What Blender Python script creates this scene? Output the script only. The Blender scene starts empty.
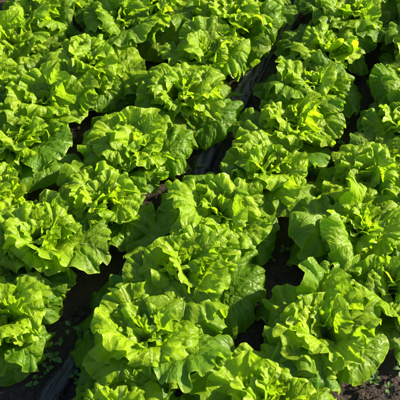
import bpy, math, random
import numpy as np
from mathutils import Vector

SC = bpy.context.scene
COL = SC.collection
R = math.radians

# ------------------------------------------------------------------ camera
cam_d = bpy.data.cameras.new('camera')
cam = bpy.data.objects.new('camera', cam_d)
COL.objects.link(cam)
cam.location = (0, 0, 2.02)
cam.rotation_euler = (R(90 - 52), 0, 0)
cam_d.sensor_width = 36
cam_d.lens = 76.5
cam_d.clip_start = 0.05
cam_d.clip_end = 500
cam_d.dof.use_dof = True
cam_d.dof.focus_distance = 2.35
cam_d.dof.aperture_fstop = 7.0
SC.camera = cam

# ------------------------------------------------------------------ light
SUN_AZ, SUN_EL = 20, 29          # degrees: direction towards the sun, from +x (right) towards +y (away)
W = bpy.data.worlds.new('World')
SC.world = W
W.use_nodes = True
nt = W.node_tree
sky = nt.nodes.new('ShaderNodeTexSky')
sky.sky_type = 'NISHITA'
sky.sun_disc = False
sky.sun_elevation = R(SUN_EL)
sky.sun_rotation = R(90 - SUN_AZ)
bg = nt.nodes['Background']
bg.inputs['Strength'].default_value = 0.065
nt.links.new(sky.outputs[0], bg.inputs[0])
sl = bpy.data.lights.new('sun', 'SUN')
sl.energy = 5.0
sl.angle = R(2.0)
sl.color = (1.0, 0.87, 0.62)
so = bpy.data.objects.new('sun', sl)
COL.objects.link(so)
sdir = Vector((math.cos(R(SUN_EL)) * math.cos(R(SUN_AZ)), math.cos(R(SUN_EL)) * math.sin(R(SUN_AZ)), math.sin(R(SUN_EL))))
so.rotation_euler = (-sdir).to_track_quat('-Z', 'Y').to_euler()
so.location = sdir * 8
SC.view_settings.view_transform = 'Standard'
SC.view_settings.look = 'None'
SC.view_settings.exposure = 1.7
SC.view_settings.gamma = 1
SC.view_settings.use_curve_mapping = False
SC.cycles.max_bounces = 6
SC.cycles.transmission_bounces = 4
SC.cycles.diffuse_bounces = 5
SC.cycles.glossy_bounces = 2
SC.cycles.use_adaptive_sampling = True
SC.cycles.adaptive_threshold = 0.06
SC.cycles.use_denoising = True
SC.cycles.denoiser = 'OPENIMAGEDENOISE'


# ------------------------------------------------------------------ node helpers
def new_mat(name):
    m = bpy.data.materials.new(name)
    m.use_nodes = True
    t = m.node_tree
    t.nodes.clear()
    return m, t


def N(t, kind, **kw):
    n = t.nodes.new(kind)
    for k, v in kw.items():
        setattr(n, k, v)
    return n


def math_n(t, op, a, b=None, c=None, clamp=False):
    n = t.nodes.new('ShaderNodeMath')
    n.operation = op
    n.use_clamp = clamp
    for i, v in enumerate((a, b, c)):
        if v is None:
            continue
        if isinstance(v, (int, float)):
            n.inputs[i].default_value = v
        else:
            t.links.new(v, n.inputs[i])
    return n.outputs[0]


def mapr(t, v, a, b, c=0.0, d=1.0, smooth=True):
    n = t.nodes.new('ShaderNodeMapRange')
    n.interpolation_type = 'SMOOTHSTEP' if smooth else 'LINEAR'
    t.links.new(v, n.inputs[0])
    for i, x in enumerate((a, b, c, d)):
        n.inputs[i + 1].default_value = x
    return n.outputs[0]


def mixc(t, f, a, b, blend='MIX'):
    n = t.nodes.new('ShaderNodeMix')
    n.data_type = 'RGBA'
    n.blend_type = blend
    for s, v in ((n.inputs[0], f), (n.inputs[6], a), (n.inputs[7], b)):
        if isinstance(v, (int, float)):
            s.default_value = v
        elif isinstance(v, tuple):
            s.default_value = (*v, 1)
        else:
            t.links.new(v, s)
    return n.outputs[2]


# ------------------------------------------------------------------ lettuce leaf material
# object colour red channel = leaf age (0 old outer leaf .. 1 young heart leaf), green = hue variation
def lettuce_material():
    m, t = new_mat('lettuce_leaf')
    uv = N(t, 'ShaderNodeUVMap', uv_map='leaf').outputs[0]
    sep = N(t, 'ShaderNodeSeparateXYZ')
    t.links.new(uv, sep.inputs[0])
    x, y = sep.outputs[0], sep.outputs[1]
    info = N(t, 'ShaderNodeObjectInfo')
    oc = N(t, 'ShaderNodeSeparateColor')
    t.links.new(info.outputs['Color'], oc.inputs[0])
    age, hue = oc.outputs[0], oc.outputs[1]
    # offset the pattern per leaf
    off = N(t, 'ShaderNodeCombineXYZ')
    t.links.new(math_n(t, 'MULTIPLY', info.outputs['Random'], 37.0), off.inputs[2])
    ax = math_n(t, 'ABSOLUTE', x)
    # flow coordinate: veins leave the midrib at an angle
    fl = N(t, 'ShaderNodeCombineXYZ')
    t.links.new(x, fl.inputs[0])
    t.links.new(math_n(t, 'SUBTRACT', y, math_n(t, 'MULTIPLY', ax, 0.45)), fl.inputs[1])
    add = N(t, 'ShaderNodeVectorMath', operation='ADD')
    t.links.new(fl.outputs[0], add.inputs[0])
    t.links.new(off.outputs[0], add.inputs[1])
    warp = N(t, 'ShaderNodeTexNoise')
    warp.inputs['Scale'].default_value = 5
    warp.inputs['Detail'].default_value = 1
    t.links.new(add.outputs[0], warp.inputs['Vector'])
    wm = N(t, 'ShaderNodeVectorMath', operation='MULTIPLY_ADD')
    t.links.new(warp.outputs['Color'], wm.inputs[0])
    wm.inputs[1].default_value = (0.10, 0.10, 0)
    t.links.new(add.outputs[0], wm.inputs[2])
    mp = N(t, 'ShaderNodeMapping')
    mp.inputs['Scale'].default_value = (7.0, 9.0, 1)
    t.links.new(wm.outputs[0], mp.inputs[0])
    vor = N(t, 'ShaderNodeTexVoronoi', feature='DISTANCE_TO_EDGE')
    vor.inputs['Scale'].default_value = 1
    t.links.new(mp.outputs[0], vor.inputs['Vector'])
    mp2 = N(t, 'ShaderNodeMapping')
    mp2.inputs['Scale'].default_value = (17, 20, 1)
    t.links.new(wm.outputs[0], mp2.inputs[0])
    vor2 = N(t, 'ShaderNodeTexVoronoi', feature='DISTANCE_TO_EDGE')
    vor2.inputs['Scale'].default_value = 1
    t.links.new(mp2.outputs[0], vor2.inputs['Vector'])
    v1 = mapr(t, vor.outputs['Distance'], 0.0, 0.10, 1, 0)
    v2 = mapr(t, vor2.outputs['Distance'], 0.0, 0.12, 1, 0)
    # midrib, tapering to the tip
    mw = mapr(t, y, 0.0, 0.95, 0.075, 0.008, False)
    rib = math_n(t, 'SUBTRACT', 1.0, math_n(t, 'DIVIDE', ax, mw, clamp=True), clamp=True)
    rib = mapr(t, rib, 0.0, 0.7)
    vein = math_n(t, 'MAXIMUM', math_n(t, 'MULTIPLY', v1, 0.55), math_n(t, 'MULTIPLY', v2, 0.22))
    vein = math_n(t, 'MAXIMUM', vein, rib)
    ribc = rib
    blot = N(t, 'ShaderNodeTexNoise')
    blot.inputs['Scale'].default_value = 3.5
    blot.inputs['Detail'].default_value = 3
    t.links.new(add.outputs[0], blot.inputs['Vector'])
    bl = mapr(t, blot.outputs[0], 0.3, 0.7)
    base_o = mixc(t, hue, (0.060, 0.165, 0.006), (0.095, 0.205, 0.006))
    base_i = mixc(t, hue, (0.222, 0.382, 0.003), (0.278, 0.430, 0.004))
    base = mixc(t, age, base_o, base_i)
    base = mixc(t, math_n(t, 'MULTIPLY', bl, 0.35), base, mixc(t, 1.0, base, (1.45, 1.25, 1.0), 'MULTIPLY'))
    pale = mixc(t, age, (0.17, 0.32, 0.03), (0.34, 0.48, 0.04))
    base = mixc(t, math_n(t, 'MULTIPLY', vein, 0.42), base, pale)
    base = mixc(t, math_n(t, 'MULTIPLY', ribc, 0.4), base, (0.42, 0.52, 0.17))
    wear = math_n(t, 'MULTIPLY', oc.outputs[2], mapr(t, blot.outputs[0], 0.38, 0.6))
    base = mixc(t, wear, base, (0.30, 0.26, 0.035))
    # leaf margin yellower, with the glow of light on thin edges painted in
    edge = N(t, 'ShaderNodeAttribute', attribute_name='rim').outputs['Fac']
    base = mixc(t, mapr(t, edge, 0.92, 1.0, 0, 0.55), base, (0.32, 0.46, 0.03))
    tr_o = mixc(t, hue, (0.170, 0.370, 0.005), (0.220, 0.420, 0.006))
    tr_i = mixc(t, hue, (0.300, 0.515, 0.004), (0.335, 0.540, 0.006))
    trc = mixc(t, age, tr_o, tr_i)
    trc = mixc(t, math_n(t, 'MULTIPLY', bl, 0.3), trc, mixc(t, 1.0, trc, (1.35, 1.18, 1.0), 'MULTIPLY'))
    trc = mixc(t, math_n(t, 'MULTIPLY', vein, 0.4), trc, mixc(t, age, (0.36, 0.52, 0.05), (0.46, 0.62, 0.06)))
    # bumps: blisters between the veins plus fine grain
    h = math_n(t, 'MULTIPLY', mapr(t, vor.outputs['Distance'], 0.0, 0.38), 1.0)
    h = math_n(t, 'ADD', h, math_n(t, 'MULTIPLY', mapr(t, vor2.outputs['Distance'], 0.0, 0.4), 0.42))
    h = math_n(t, 'SUBTRACT', h, math_n(t, 'MULTIPLY', rib, 0.5))
    bump = N(t, 'ShaderNodeBump')
    bump.inputs['Strength'].default_value = 0.8
    bump.inputs['Distance'].default_value = 0.0024
    t.links.new(h, bump.inputs['Height'])
    p = N(t, 'ShaderNodeBsdfPrincipled')
    t.links.new(base, p.inputs['Base Color'])
    t.links.new(bump.outputs[0], p.inputs['Normal'])
    t.links.new(mapr(t, blot.outputs[0], 0.3, 0.75, 0.38, 0.54), p.inputs['Roughness'])
    p.inputs['Specular IOR Level'].default_value = 0.34
    tl = N(t, 'ShaderNodeBsdfTranslucent')
    t.links.new(trc, tl.inputs['Color'])
    t.links.new(bump.outputs[0], tl.inputs['Normal'])
    mx = N(t, 'ShaderNodeMixShader')
    mx.inputs[0].default_value = 0.55
    t.links.new(p.outputs[0], mx.inputs[1])
    t.links.new(tl.outputs[0], mx.inputs[2])
    out = N(t, 'ShaderNodeOutputMaterial')
    t.links.new(mx.outputs[0], out.inputs[0])
    return m


def leafy_material(name, col, trans):
    m, t = new_mat(name)
    info = N(t, 'ShaderNodeObjectInfo')
    c = mixc(t, info.outputs['Random'], col, tuple(x * 1.5 for x in col))
    no = N(t, 'ShaderNodeTexNoise')
    no.inputs['Scale'].default_value = 90
    bump = N(t, 'ShaderNodeBump')
    bump.inputs['Strength'].default_value = 0.3
    bump.inputs['Distance'].default_value = 0.002
    t.links.new(no.outputs[0], bump.inputs['Height'])
    p = N(t, 'ShaderNodeBsdfPrincipled')
    t.links.new(c, p.inputs['Base Color'])
    t.links.new(bump.outputs[0], p.inputs['Normal'])
    p.inputs['Roughness'].default_value = 0.5
    tl = N(t, 'ShaderNodeBsdfTranslucent')
    tl.inputs['Color'].default_value = (*trans, 1)
    mx = N(t, 'ShaderNodeMixShader')
    mx.inputs[0].default_value = 0.4
    t.links.new(p.outputs[0], mx.inputs[1])
    t.links.new(tl.outputs[0], mx.inputs[2])
    out = N(t, 'ShaderNodeOutputMaterial')
    t.links.new(mx.outputs[0], out.inputs[0])
    return m


def soil_material():
    m, t = new_mat('soil')
    tc = N(t, 'ShaderNodeTexCoord').outputs['Object']
    n1 = N(t, 'ShaderNodeTexNoise')
    n1.inputs['Scale'].default_value = 9
    n1.inputs['Detail'].default_value = 8
    n2 = N(t, 'ShaderNodeTexNoise')
    n2.inputs['Scale'].default_value = 70
    n2.inputs['Detail'].default_value = 9
    n2.inputs['Roughness'].default_value = 0.7
    n3 = N(t, 'ShaderNodeTexVoronoi')
    n3.inputs['Scale'].default_value = 130
    for n in (n1, n2, n3):
        t.links.new(tc, n.inputs['Vector'])
    c = mixc(t, mapr(t, n1.outputs[0], 0.35, 0.65), (0.011, 0.0065, 0.005), (0.026, 0.016, 0.011))
    c = mixc(t, mapr(t, n2.outputs[0], 0.45, 0.75), c, (0.070, 0.044, 0.032))
    h = math_n(t, 'ADD', n2.outputs[0], math_n(t, 'MULTIPLY', n3.outputs['Distance'], 0.5))
    bump = N(t, 'ShaderNodeBump')
    bump.inputs['Strength'].default_value = 0.9
    bump.inputs['Distance'].default_value = 0.008
    t.links.new(h, bump.inputs['Height'])
    p = N(t, 'ShaderNodeBsdfPrincipled')
    t.links.new(c, p.inputs['Base Color'])
    t.links.new(bump.outputs[0], p.inputs['Normal'])
    p.inputs['Roughness'].default_value = 0.9
    out = N(t, 'ShaderNodeOutputMaterial')
    t.links.new(p.outputs[0], out.inputs[0])
    return m


def plastic_material():
    m, t = new_mat('black_mulch_plastic')
    tc = N(t, 'ShaderNodeTexCoord').outputs['Object']
    n1 = N(t, 'ShaderNodeTexNoise')
    n1.inputs['Scale'].default_value = 25
    n1.inputs['Detail'].default_value = 6
    n2 = N(t, 'ShaderNodeTexNoise')
    n2.inputs['Scale'].default_value = 160
    n2.inputs['Detail'].default_value = 4
    for n in (n1, n2):
        t.links.new(tc, n.inputs['Vector'])
    dust = math_n(t, 'MULTIPLY', mapr(t, n1.outputs[0], 0.40, 0.66), mapr(t, n2.outputs[0], 0.45, 0.62))
    c = mixc(t, math_n(t, 'MULTIPLY', dust, 0.8), (0.010, 0.012, 0.017), (0.040, 0.034, 0.030))
    bump = N(t, 'ShaderNodeBump')
    bump.inputs['Strength'].default_value = 0.6
    bump.inputs['Distance'].default_value = 0.006
    t.links.new(n1.outputs[0], bump.inputs['Height'])
    p = N(t, 'ShaderNodeBsdfPrincipled')
    t.links.new(c, p.inputs['Base Color'])
    t.links.new(bump.outputs[0], p.inputs['Normal'])
    p.inputs['Roughness'].default_value = 0.55
    out = N(t, 'ShaderNodeOutputMaterial')
    t.links.new(p.outputs[0], out.inputs[0])
    return m


M_LEAF = lettuce_material()
M_STEM = leafy_material('lettuce_stem', (0.20, 0.30, 0.10), (0.3, 0.45, 0.08))
M_WEED = leafy_material('seedling_leaf', (0.050, 0.125, 0.022), (0.12, 0.28, 0.02))
M_SOIL = soil_material()
M_PLASTIC = plastic_material()


# ------------------------------------------------------------------ mesh helpers
def mesh_np(name, V, F, mat, smooth=True, uv=None, rim=None):
    me = bpy.data.meshes.new(name)
    nv, nf, k = len(V), len(F), F.shape[1]
    me.vertices.add(nv)
    me.vertices.foreach_set('co', np.ascontiguousarray(V, dtype=np.float32).ravel())
    me.loops.add(nf * k)
    me.loops.foreach_set('vertex_index', np.ascontiguousarray(F, dtype=np.int32).ravel())
    me.polygons.add(nf)
    me.polygons.foreach_set('loop_start', np.arange(0, nf * k, k, dtype=np.int32))
    me.update(calc_edges=True)
    me.polygons.foreach_set('use_smooth', np.full(nf, smooth))
    if uv is not None:
        l = me.uv_layers.new(name='leaf')
        l.data.foreach_set('uv', uv[F.ravel()].astype(np.float32).ravel())
    if rim is not None:
        a = me.attributes.new('rim', 'FLOAT', 'POINT')
        a.data.foreach_set('value', rim.astype(np.float32))
    me.materials.append(mat)
    return me


def link(name, me, parent=None):
    o = bpy.data.objects.new(name, me)
    COL.objects.link(o)
    if parent is not None:
        o.parent = parent
    return o


def tag(o, label=None, cat=None, group=None, kind=None):
    for k, v in (('label', label), ('category', cat), ('group', group), ('kind', kind)):
        if v:
            o[k] = v


# ------------------------------------------------------------------ leaf geometry
S_PTS = np.array([0, .06, .15, .27, .40, .54, .66, .77, .86, .93, .975, 1.0])
W_PTS = np.array([.20, .21, .28, .48, .74, .94, 1.0, .95, .81, .60, .36, 0.0])


def outline(n):
    s = np.linspace(0, 1, 400)
    s = 1 - (1 - s) ** 1.6
    w = np.interp(s, S_PTS, W_PTS)
    ker = np.ones(15) / 15
    w2 = np.convolve(np.pad(w, 7, mode='edge'), ker, mode='valid')
    w2[-1] = 0
    left = np.stack([-w2 * .5, s], 1)
    right = np.stack([w2 * .5, s], 1)[::-1]
    pts = np.concatenate([left, right[1:]])
    d = np.concatenate([[0], np.cumsum(np.linalg.norm(np.diff(pts, axis=0), axis=1))])
    q = np.linspace(0, d[-1], n)
    return np.stack([np.interp(q, d, pts[:, 0]), np.interp(q, d, pts[:, 1])], 1), q / d[-1]


_topo = {}


def topo(nphi, nr):
    """fan of nr rings over an open arc of nphi points (base edge stays open), centre vertex line at the base"""
    if (nphi, nr) not in _topo:
        F = []
        for r in range(nr - 1):
            a = r * nphi + np.arange(nphi)
            b = (r + 1) * nphi + np.arange(nphi)
            an, bn = np.roll(a, -1), np.roll(b, -1)
            F.append(np.stack([a, b, bn, an], 1))
        _topo[(nphi, nr)] = np.concatenate(F)
    return _topo[(nphi, nr)]


def wave(rng, q, lo, hi, n=4):
    o = np.zeros_like(q)
    for _ in range(n):
        o += rng.uniform(.5, 1) * np.sin(2 * np.pi * rng.uniform(lo, hi) * q + rng.uniform(0, 6.3))
    return o / n ** .5


def leaf_mesh(rng, L, Wd, th0, th1, cup, ruffle, frill, blister, fold=1.0, nphi=120, nr=24, twist=0.0, side=0.0, roll=0.0, curl=0.5):
    """Leaf in its own frame: grows from the origin along +y, +z up, upper side facing the axis (-y, +z)."""
    O, q = outline(nphi)
    O = O.copy()
    C = np.array([0, .56])
    tipw = np.clip((O[:, 1] - .18) / .4, 0, 1)
    dirv = O - C
    qs = q + .012 * wave(rng, q, 2, 5)
    nl = rng.integers(7, 12)
    scal = np.sqrt(np.abs(np.sin(np.pi * (nl * qs + rng.uniform(0, 1)))) + .02) - .75
    O = C + dirv * (1 + (.04 * wave(rng, q, 2, 5) + .050 * scal * rng.uniform(.5, 1.2) + .006 * wave(rng, q, 14, 20)) * tipw)[:, None]
    rho = np.linspace(0.02, 1, nr) ** .85
    P = C[None, None] + rho[:, None, None] * (O - C)[None]
    x = P[..., 0] * Wd
    y = P[..., 1] * L
    rr = rho[:, None]
    s = np.clip(P[..., 1], -0.05, 1.2)
    tw = tipw[None]
    low = wave(rng, q, 2.0, 4.5, 3)[None]
    # ruffles along the margin: meandering waves with full round crests (sideways shift makes the walls steep)
    T = np.gradient(O * np.array([Wd, L]), axis=0)
    per = np.linalg.norm(T, axis=1).sum()
    T = T / np.maximum(np.linalg.norm(T, axis=1), 1e-9)[:, None]
    fm = rng.uniform(6.5, 10.5)
    am = np.clip(1 + .45 * wave(rng, q, 2, 6, 3), .15, 1.8)
    tm = 2 * np.pi * fm * (q + .016 * wave(rng, q, 2, 7, 4)) + rng.uniform(0, 6.3)
    fh = fm * rng.uniform(1.9, 2.5)
    ah = np.clip(1 + .5 * wave(rng, q, 3, 8, 3), .1, 1.8)
    th_ = 2 * np.pi * fh * (q + .007 * wave(rng, q, 3, 9, 4)) + rng.uniform(0, 6.3)
    Z = tw * (ruffle * L * .050 * rr ** 2.2 * low + ruffle * L * .060 * rr ** 2.8 * (am * np.sin(tm))[None]
              + frill * L * .024 * rr ** 4.2 * (ah * np.sin(th_))[None])
    kk = tw * (-(per / fm / 6.283) * .42 * rr ** 3.2 * (np.clip(am, 0, 1.2) * np.sin(2 * tm))[None]
               - (per / fh / 6.283) * .36 * rr ** 5 * (np.clip(ah, 0, 1.2) * np.sin(2 * th_))[None])
    x = x + kk * T[:, 0][None]
    y = y + kk * T[:, 1][None]
    # the margin rolls softly back
    Z -= tw * L * .13 * curl * rr ** 3.6 * (1 + .45 * wave(rng, q, 3, 6, 3)[None])
    # blisters between the veins: cellular domes, stretched along the side veins
    nb = 70
    bp_ = np.stack([rng.uniform(-.55, .55, nb), rng.uniform(-.1, 1.4, nb)], 1)
    fx, fy = P[..., 0], P[..., 1] - .4 * np.abs(P[..., 0])
    d = np.full(x.shape, 9.0)
    d2 = np.full(x.shape, 9.0)
    for bx_, by_ in bp_ - np.array([0, .35]):
        e = ((fx - bx_) * .95) ** 2 + ((fy - by_) * 1.05) ** 2
        d2 = np.minimum(d2, np.maximum(d, e))
        d = np.minimum(d, e)
    bl = np.clip((np.sqrt(d2) - np.sqrt(d)) * 9, 0, 1)
    Z += blister * L * .026 * (bl ** .6 - .5) * (1 - rr ** 8) * np.clip(np.abs(P[..., 0]) * 9, .15, 1)
    # gentle large undulation
    Z += L * .018 * (np.sin(P[..., 0] * rng.uniform(5, 9) + rng.uniform(0, 6)) * np.sin(P[..., 1] * rng.uniform(5, 8) + rng.uniform(0, 6)))
    # midrib groove
    Z -= L * .018 * np.exp(-(P[..., 0] / .05) ** 2) * (1 - .8 * np.clip(s, 0, 1))
    # cup across the width
    k = cup * (1.15 - .5 * np.clip(s, 0, 1)) / max(Wd, 1e-4) * 2
    fl = np.where(x < 0, 1 + side, 1 - side)
    k = k * fl
    k = np.where(np.abs(k) < 1e-3, 1e-3, k)
    X = np.sin(k * x) / k
    Z = Z + (1 - np.cos(k * x)) / k
    X = X - np.sin(k * x) * (Z - (1 - np.cos(k * x)) / k)
    # twist
    ta = twist * np.clip(s, 0, 1)
    X, Z = X * np.cos(ta) - Z * np.sin(ta), X * np.sin(ta) + Z * np.cos(ta)
    # bend along the length
    ss = np.linspace(-.1, 1.3, 141)
    th = th0 + (th1 - th0) * np.clip(ss, 0, 1.3) ** fold + roll * np.clip((ss - .55) / .45, 0, 1.3) ** 1.5
    ds = (ss[1] - ss[0]) * L
    cy = np.concatenate([[0], np.cumsum(np.cos(th[:-1]) * ds)])
    cz = np.concatenate([[0], np.cumsum(np.sin(th[:-1]) * ds)])
    i0 = np.interp(0, ss, np.arange(len(ss)))
    cy -= np.interp(i0, np.arange(len(ss)), cy)
    cz -= np.interp(i0, np.arange(len(ss)), cz)
    sl = y / L
    tt = np.interp(sl, ss, th)
    Y = np.interp(sl, ss, cy) - np.sin(tt) * Z
    ZZ = np.interp(sl, ss, cz) + np.cos(tt) * Z
    V = np.stack([X, Y, ZZ], -1).reshape(-1, 3)
    uvs = np.stack([P[..., 0] * (Wd / L), P[..., 1]], -1).reshape(-1, 2) * (L / .14)
    rim = np.broadcast_to(rr * tw, x.shape).reshape(-1)
    return mesh_np('leaf', V, topo(nphi, nr), M_LEAF, True, uvs, np.ascontiguousarray(rim))


def lerp(a, b, t):
    return a + (b - a) * t


def stem_mesh(name, r, h, mat):
    n, prof = 14, [(1.0, -.02), (1.05, .0), (.95, .35), (.7, .7), (.35, .95), (.05, 1.0)]
    V, F = [], []
    for (k, z) in prof:
        for i in range(n):
            a = 2 * math.pi * i / n
            V.append((r * k * math.cos(a), r * k * math.sin(a), h * z))
    for j in range(len(prof) - 1):
        for i in range(n):
            F.append((j * n + i, j * n + (i + 1) % n, (j + 1) * n + (i + 1) % n, (j + 1) * n + i))
    return mesh_np(name, np.array(V), np.array(F), mat)


STEM = stem_mesh('stem', .020, .075, M_STEM)


def lettuce(seed, x, y, scale, label, openness=0.0):
    rng = np.random.default_rng(seed)
    root = bpy.data.objects.new('lettuce', None)
    COL.objects.link(root)
    root.empty_display_size = .05
    root.location = (x, y, 0.012)
    scale *= 1.13
    root.scale = (scale,) * 3
    root.rotation_euler = (rng.normal(0, .07), rng.normal(0, .07), 0)
    tag(root, label, 'lettuce', 'green lettuces growing in rows')
    link('stem', STEM, root)
    n = int(rng.integers(27, 32))
    tint, hue0 = rng.normal(0, .07), rng.uniform(.2, .8)
    az = rng.uniform(0, 6.28)
    for i in range(n):
        t = (i / (n - 1)) ** 1.12
        az += 2.39996 + rng.normal(0, .35)
        L = np.interp(t, [0, .15, .3, .55, .75, 1], [.160, .148, .134, .117, .092, .064]) * rng.uniform(.84, 1.14)
        Wd = L * np.interp(t, [0, .5, 1], [.98, 1.0, 1.08]) * rng.uniform(.92, 1.12)
        th0 = np.interp(t, [0, .15, .3, .6, .85, 1], [38, 56, 70, 80, 86, 88]) + rng.normal(0, 5) - openness * 8
        th1 = np.interp(t, [0, .15, .3, .6, .85, 1], [-36, -10, 10, 32, 52, 66]) + rng.normal(0, 15) - openness * 12
        cup = np.interp(t, [0, .4, .7, 1], [.10, .20, .50, 1.0]) * rng.uniform(.6, 1.35)
        ruf = np.interp(t, [0, .2, .4, .75, 1], [.8, 1.0, 1.05, .85, .6]) * rng.uniform(.75, 1.25)
        fri = np.interp(t, [0, .5, 1], [.7, 1.0, .7]) * rng.uniform(.7, 1.3)
        small = t > .8
        me = leaf_mesh(rng, L, Wd, R(th0), R(th1), cup, ruf, fri, rng.uniform(.7, 1.2), rng.uniform(.9, 1.7),
                       110 if small else 150, 17 if small else 24, rng.normal(0, .25), rng.normal(0, .3), R(rng.choice([-70, -35, -10, 15, 40], p=[.2, .3, .25, .15, .1]) * rng.uniform(.5, 1.2)), rng.uniform(.45, 1.45) * (1 - .45 * t))
        o = link('leaf', me, root)
        rb = .016 * (1 - t)
        o.location = (math.cos(az) * rb, math.sin(az) * rb, .012 + .030 * t)
        o.rotation_euler = (rng.normal(0, .13), rng.normal(0, .24), az - math.pi / 2)
        o.color = (float(np.clip(np.interp(t, [0, .12, .30, 1], [0, .2, .8, .85]) + tint + rng.normal(0, .08), 0, 1)), float(np.clip(hue0 + rng.normal(0, .25), 0, 1)), float(rng.uniform(.15, .4)) if t < .12 and rng.random() < .12 else 0.0, 1)
    return root


# ------------------------------------------------------------------ setting: the soil
ROW = Vector((math.sin(R(23.5)), math.cos(R(23.5)), 0))
ACR = Vector((ROW.y, -ROW.x, 0))


def ground():
    rng = np.random.default_rng(4)
    inner = np.linspace(-1.3, 1.3, 300)
    outer = 1.3 + np.geomspace(.02, 120, 40)
    gx = np.concatenate([-outer[::-1], inner, outer])
    gy = gx + 1.65
    X, Y = np.meshgrid(gx, gy)
    Z = np.zeros_like(X)
    for f, a in ((6, .006), (14, .005), (31, .004), (60, .003)):
        for _ in range(5):
            an = rng.uniform(0, 6.28)
            Z += a / 2.2 * np.sin(f * (X * math.cos(an) + Y * math.sin(an)) + rng.uniform(0, 6.28) + 1.5 * np.sin(f * .4 * (X * math.sin(an) - Y * math.cos(an)) + rng.uniform(0, 6)))
    far = np.clip((np.hypot(X, Y - 1.65) - 1.4) / 2, 0, 1)
    Z = Z * (1 - far) - .004
    V = np.stack([X, Y, Z], -1).reshape(-1, 3)
    n = len(gx)
    i = np.arange(n * n).reshape(n, n)
    F = np.stack([i[:-1, :-1], i[:-1, 1:], i[1:, 1:], i[1:, :-1]], -1).reshape(-1, 4)
    o = link('ground', mesh_np('ground', V, F, M_SOIL))
    tag(o, kind='structure')


def clods():
    rng = np.random.default_rng(9)
    import bmesh
    bm = bmesh.new()
    bmesh.ops.create_icosphere(bm, subdivisions=1, radius=1)
    bv = np.array([v.co[:] for v in bm.verts])
    bf = np.array([[v.index for v in f.verts] for f in bm.faces])
    bm.free()
    V, F, k = [], [], 0
    for i in range(5200):
        x, y = rng.uniform(-1.0, 1.1), rng.uniform(.6, 2.75)
        r = rng.choice([.0022, .0035, .006, .010], p=[.45, .33, .17, .05]) * rng.uniform(.7, 1.4)
        v = bv * (1 + rng.normal(0, .22, (len(bv), 1))) * r * np.array([rng.uniform(.8, 1.4), rng.uniform(.8, 1.4), rng.uniform(.5, .9)])
        V.append(v + np.array([x, y, r * .2 + rng.uniform(-.002, .006)]))
        F.append(bf + k)
        k += len(bv)
    px = [-.53, -.391, -.359, -.292, -.03, .133, .292, .364, .46]
    py = [.60, .922, .983, 1.107, 1.632, 2.026, 2.30, 2.463, 2.70]
    for i in range(900):
        y = rng.uniform(.7, 2.6)
        x = np.interp(y, py, px) + rng.choice([-1, 1]) * (.037 - abs(rng.normal(0, .016)))
        r = rng.choice([.0012, .002, .0036], p=[.5, .35, .15])
        v = bv * (1 + rng.normal(0, .22, (len(bv), 1))) * r
        V.append(v + np.array([x, y, .0165]))
        F.append(bf + k)
        k += len(bv)
    o = link('soil_clods', mesh_np('soil_clods', np.concatenate(V), np.concatenate(F), M_SOIL, False))
    tag(o, kind='stuff')


ground()
clods()


# ------------------------------------------------------------------ black plastic strip along the third row
def mulch_strip():
    rng = np.random.default_rng(2)
    PX, PY = [-.53, -.391, -.359, -.292, -.03, .133, .292, .364, .46], [.60, .922, .983, 1.107, 1.632, 2.026, 2.30, 2.463, 2.70]
    nu, nv = 900, 26
    ln = 2.33
    u = np.linspace(0, ln, nu)
    ky = np.linspace(PY[0], PY[-1], nu)
    kx = np.convolve(np.pad(np.interp(ky, PY, PX), 45, mode='reflect', reflect_type='odd'), np.ones(91) / 91, mode='valid')
    ty, tx = np.gradient(ky), np.gradient(kx)
    tn = np.hypot(tx, ty)
    ax_, ay_ = (ty / tn)[:, None], (-tx / tn)[:, None]
    v = np.linspace(0, 1, nv)
    U, Vv = np.meshgrid(u, v, indexing='ij')
    wob = .004 * np.sin(U * 5 + 1) + .005 * np.sin(U * 13) + .0025 * np.sin(U * 37 + 2)
    wid = .060 + .008 * np.sin(U * 4.1 + 2) + .004 * np.sin(U * 17)
    off = wob + (Vv - .5) * wid
    z = .014 + .004 * np.sin(np.pi * Vv) + .004 * np.sin(U * 9 + Vv * 3) + .0028 * np.sin(U * 55 + 6 * Vv + 2 * np.sin(U * 11)) + .0022 * np.sin(Vv * 17 + U * 7)
    for _ in range(26):
        cu, cs, cw = rng.uniform(0, ln), rng.normal(0, .05), rng.uniform(.003, .008)
        z += rng.uniform(.0015, .0045) * np.exp(-np.abs((U - cu - cs * (Vv - .5) * 2) / cw)) * np.sin(np.pi * np.clip(Vv + rng.uniform(-.3, .3), 0, 1))
    z -= .016 * (np.clip((.14 - Vv) / .14, 0, 1) ** 1.5 + np.clip((Vv - .86) / .14, 0, 1) ** 1.5)
    V = np.stack([kx[:, None] + ax_ * off, ky[:, None] + ay_ * off, z], -1).reshape(-1, 3)
    i = np.arange(nu * nv).reshape(nu, nv)
    F = np.stack([i[:-1, :-1], i[1:, :-1], i[1:, 1:], i[:-1, 1:]], -1).reshape(-1, 4)
    o = link('plastic_mulch_strip', mesh_np('plastic_mulch_strip', V, F, M_PLASTIC))
    md = o.modifiers.new('thickness', 'SOLIDIFY')
    md.thickness = .0012
    tag(o, 'black plastic strip lying on the soil between two lettuce rows', 'plastic strip')


mulch_strip()

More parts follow.
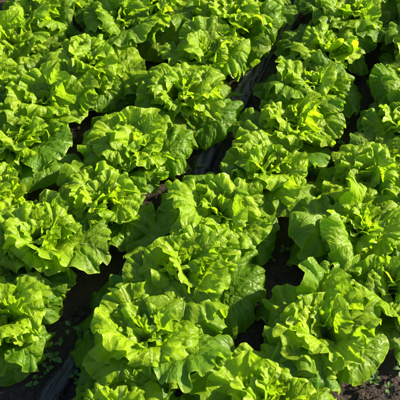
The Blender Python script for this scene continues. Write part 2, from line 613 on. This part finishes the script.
# ------------------------------------------------------------------ lettuces: (seed, x, y, scale, label)
LETTUCES = [
    (11, -.715, 1.991, .90, 'lettuce at the left edge, nearest one of the top left corner row'),
    (12, -.641, 2.172, 1.0, 'middle lettuce of the row in the top left corner'),
    (13, -.564, 2.316, 1.0, 'third lettuce back in the row in the top left corner'),
    (14, -.480, 2.450, 1.0, 'rearmost lettuce of the row in the top left corner, at the top edge'),
    (21, -.624, 1.529, .95, 'lettuce cut by the left edge, nearest one of the second row'),
    (22, -.560, 1.720, 1.06, 'lettuce behind the nearest one of the second row, beside the left edge'),
    (23, -.497, 1.887, 1.08, 'large lettuce third from the front in the second row from left'),
    (24, -.363, 2.061, 1.10, 'large lettuce fourth from the front in the second row from left'),
    (25, -.275, 2.279, 1.08, 'lettuce second from the back in the second row from left'),
    (26, -.150, 2.375, 1.15, 'rearmost lettuce of the second row from left, cut by the top edge'),
    (32, -.522, 1.120, .98, 'lettuce at the left edge above the bare soil of the bottom left corner'),
    (33, -.442, 1.360, 1.10, 'large lettuce second from the front in the row left of the plastic'),
    (34, -.280, 1.500, 1.05, 'lettuce third from the front in the row left of the plastic strip'),
    (35, -.195, 1.691, 1.09, 'lettuce fourth from the front in the row left of the plastic strip'),
    (36, -.060, 1.914, 1.08, 'biggest lettuce in the rear half of the row left of the plastic'),
    (37, .025, 2.109, .98, 'lettuce right behind the biggest rear one in the row left of the plastic'),
    (38, .110, 2.290, 1.08, 'lettuce second from the back in the row left of the plastic strip'),
    (39, .192, 2.447, 1.0, 'rearmost lettuce left of the plastic strip, cut by the top edge'),
    (41, -.190, .828, 1.02, 'lettuce cut by the bottom edge, nearest one right of the plastic strip'),
    (42, -.130, 1.050, 1.19, 'large lettuce low in the picture, second from the front right of the plastic'),
    (43, -.045, 1.250, 1.17, 'lettuce third from the front in the row right of the plastic strip'),
    (44, .058, 1.450, 1.12, 'lettuce in the very middle of the picture, fourth right of the plastic'),
    (45, .198, 1.612, 1.08, 'large lettuce fifth from the front in the row right of the plastic'),
    (46, .275, 1.793, .95, 'lettuce sixth from the front in the row right of the plastic strip'),
    (47, .362, 1.963, .96, 'lettuce seventh from the front in the row right of the plastic strip'),
    (48, .425, 2.143, .96, 'lettuce eighth from the front in the row right of the plastic strip'),
    (49, .505, 2.321, 1.0, 'lettuce second from the back in the row right of the plastic strip'),
    (50, .592, 2.469, 1.0, 'rearmost lettuce right of the plastic strip, cut by the top edge'),
    (51, .166, .870, 1.15, 'lettuce cut by the bottom edge, nearest one of the rightmost row'),
    (52, .312, 1.080, 1.20, 'large lettuce beside the sunlit soil in the lower right corner'),
    (53, .514, 1.198, 1.0, 'lettuce cut by the right edge squeezed behind the large lower right one'),
    (54, .445, 1.384, 1.18, 'lettuce at the right beside the dark soil patch behind the lower right head'),
    (55, .512, 1.582, 1.06, 'lettuce just behind the one beside the dark soil patch at the right'),
    (56, .655, 1.790, .95, 'lettuce fourth from the back in the rightmost row, at the edge'),
    (57, .710, 1.968, .95, 'lettuce third from the back at the right edge of the picture'),
    (58, .745, 2.150, .98, 'lettuce second from the back at the right edge of the picture'),
    (59, .776, 2.327, 1.0, 'lettuce in the top right corner, rearmost of the rightmost row'),
]
for (sd, x, y, s, lab) in LETTUCES:
    lettuce(sd, x, y, s, lab)


# ------------------------------------------------------------------ weed seedlings on the soil
def blade_mesh(rng, L, Wd, th0, th1):
    nu, nv = 12, 7
    u = np.linspace(0, 1, nu)
    w = Wd * np.interp(u, [0, .18, .3, .5, .7, .88, 1], [.10, .12, .45, .95, .95, .55, .04])
    v = np.linspace(-.5, .5, nv)
    th = th0 + (th1 - th0) * u
    cy = np.concatenate([[0], np.cumsum(np.cos(th[:-1])) * L / (nu - 1)])
    cz = np.concatenate([[0], np.cumsum(np.sin(th[:-1])) * L / (nu - 1)])
    X = w[:, None] * v[None]
    lift = (np.abs(X) * .45 + .06 * Wd * np.sin(u * 9 + rng.uniform(0, 6))[:, None] * np.abs(v)[None] * 2)
    Y = cy[:, None] - np.sin(th)[:, None] * lift
    Z = cz[:, None] + np.cos(th)[:, None] * lift
    V = np.stack([X, Y, Z], -1).reshape(-1, 3)
    i = np.arange(nu * nv).reshape(nu, nv)
    F = np.stack([i[:-1, :-1], i[:-1, 1:], i[1:, 1:], i[1:, :-1]], -1).reshape(-1, 4)
    return mesh_np('leaf', V, F, M_WEED)


WEED_STEM = stem_mesh('stem', .0016, .024, M_WEED)


def weed(seed, x, y, nl, L, label):
    L *= .84
    rng = np.random.default_rng(seed)
    root = bpy.data.objects.new('weed_seedling', None)
    COL.objects.link(root)
    root.empty_display_size = .02
    root.location = (x, y, .002)
    tag(root, label, 'weed', 'weed seedlings on the soil')
    link('stem', WEED_STEM, root)
    az = rng.uniform(0, 6.28)
    for i in range(nl):
        az += 2.4 + rng.normal(0, .3)
        k = rng.uniform(.75, 1.15) * (1 - .35 * i / nl)
        o = link('leaf', blade_mesh(rng, L * k, L * k * rng.uniform(.48, .62), R(rng.uniform(25, 60)), R(rng.uniform(-35, 10))), root)
        o.location = (0, 0, .006 + .016 * rng.random())
        o.rotation_euler = (0, rng.normal(0, .2), az)


WEEDS = [
    (1, -.380, 1.042, 7, .032, 'leafy weed seedling on bare soil left of the plastic strip near the bottom'),
    (2, -.345, 1.130, 3, .038, 'three leaved weed beside the plastic strip under the lower left lettuces'),
    (4, -.300, .968, 6, .036, 'weed growing right of the plastic strip at the lower left edge'),
    (5, .003, 1.690, 6, .026, 'small weed growing through the plastic strip beside the middle lettuces'),
    (7, .446, .979, 6, .034, 'sunlit weed seedling on the brown soil in the lower right corner'),
    (8, .520, 1.005, 4, .036, 'pale weed at the right edge on sunlit soil'),
    (9, .262, 2.455, 7, .030, 'bushy weed at the top edge left of the plastic strip, leftmost of its clump'),
    (10, .300, 2.490, 7, .032, 'bushy weed at the top edge, rearmost of the clump beside the plastic strip'),
    (11, .322, 2.440, 6, .028, 'bushy weed closest to the plastic strip in the clump at the top edge'),
    (13, .468, 1.877, 6, .030, 'weed in the shaded gap by the right row, farthest back of its patch'),
    (14, .475, 1.762, 6, .032, 'weed in the shaded gap touching the right row, nearest of its patch'),
    (15, .411, 1.813, 5, .026, 'small weed in the shaded right gap beside the row next to the plastic'),
    (16, .443, 1.790, 5, .024, 'smallest weed in the middle of the shaded right gap'),
    (17, .512, 1.922, 5, .026, 'weed under the right row beside the dark upper gap'),
    (18, -.457, 1.720, 7, .030, 'leafy weed in the dark gap at the left side of the picture'),
    (19, -.477, 1.683, 5, .034, 'broad leaved weed just in front of the leafy one in the left gap'),
    (20, -.547, 1.613, 6, .028, 'weed in the dark gap nearest the left edge'),
    (23, .240, 1.384, 5, .024, 'weed on dark soil between the two lower right rows, rear one'),
    (24, .205, 1.352, 4, .022, 'tiny weed on dark soil between the two lower right rows, front one'),
    (25, -.395, 1.010, 6, .024, 'small weed left of the plastic strip, nearest of the lower left patch'),
    (26, -.410, 1.060, 5, .022, 'small weed beside the lower left lettuce, farthest from the plastic strip'),
    (27, -.322, .992, 5, .026, 'small weed on the right edge of the plastic strip at the lower left'),
    (28, .480, .955, 5, .022, 'small weed on the sunlit soil between the two larger corner weeds'),
    (29, .425, 1.840, 5, .022, 'small weed in the shaded right gap nearest the row beside the plastic'),
    (30, -.500, 1.650, 5, .022, 'small weed in the middle of the dark left gap'),
    (32, -.372, 1.085, 4, .022, 'small weed between the three leaved weed and the lower left leafy weed'),
    (33, -.430, .965, 5, .024, 'weed on the bare soil at the very bottom left corner'),
    (34, -.418, .990, 4, .018, 'tiny weed just behind the bottom left corner weed'),
    (35, .545, .975, 5, .024, 'weed at the bottom right corner on sunlit soil by the frame edge'),
    (31, .240, 2.475, 7, .026, 'small bushy weed at the top edge in the middle of the clump'),
]
for (sd, x, y, nl, L, lab) in WEEDS:
    weed(100 + sd, x, y, nl, L, lab)
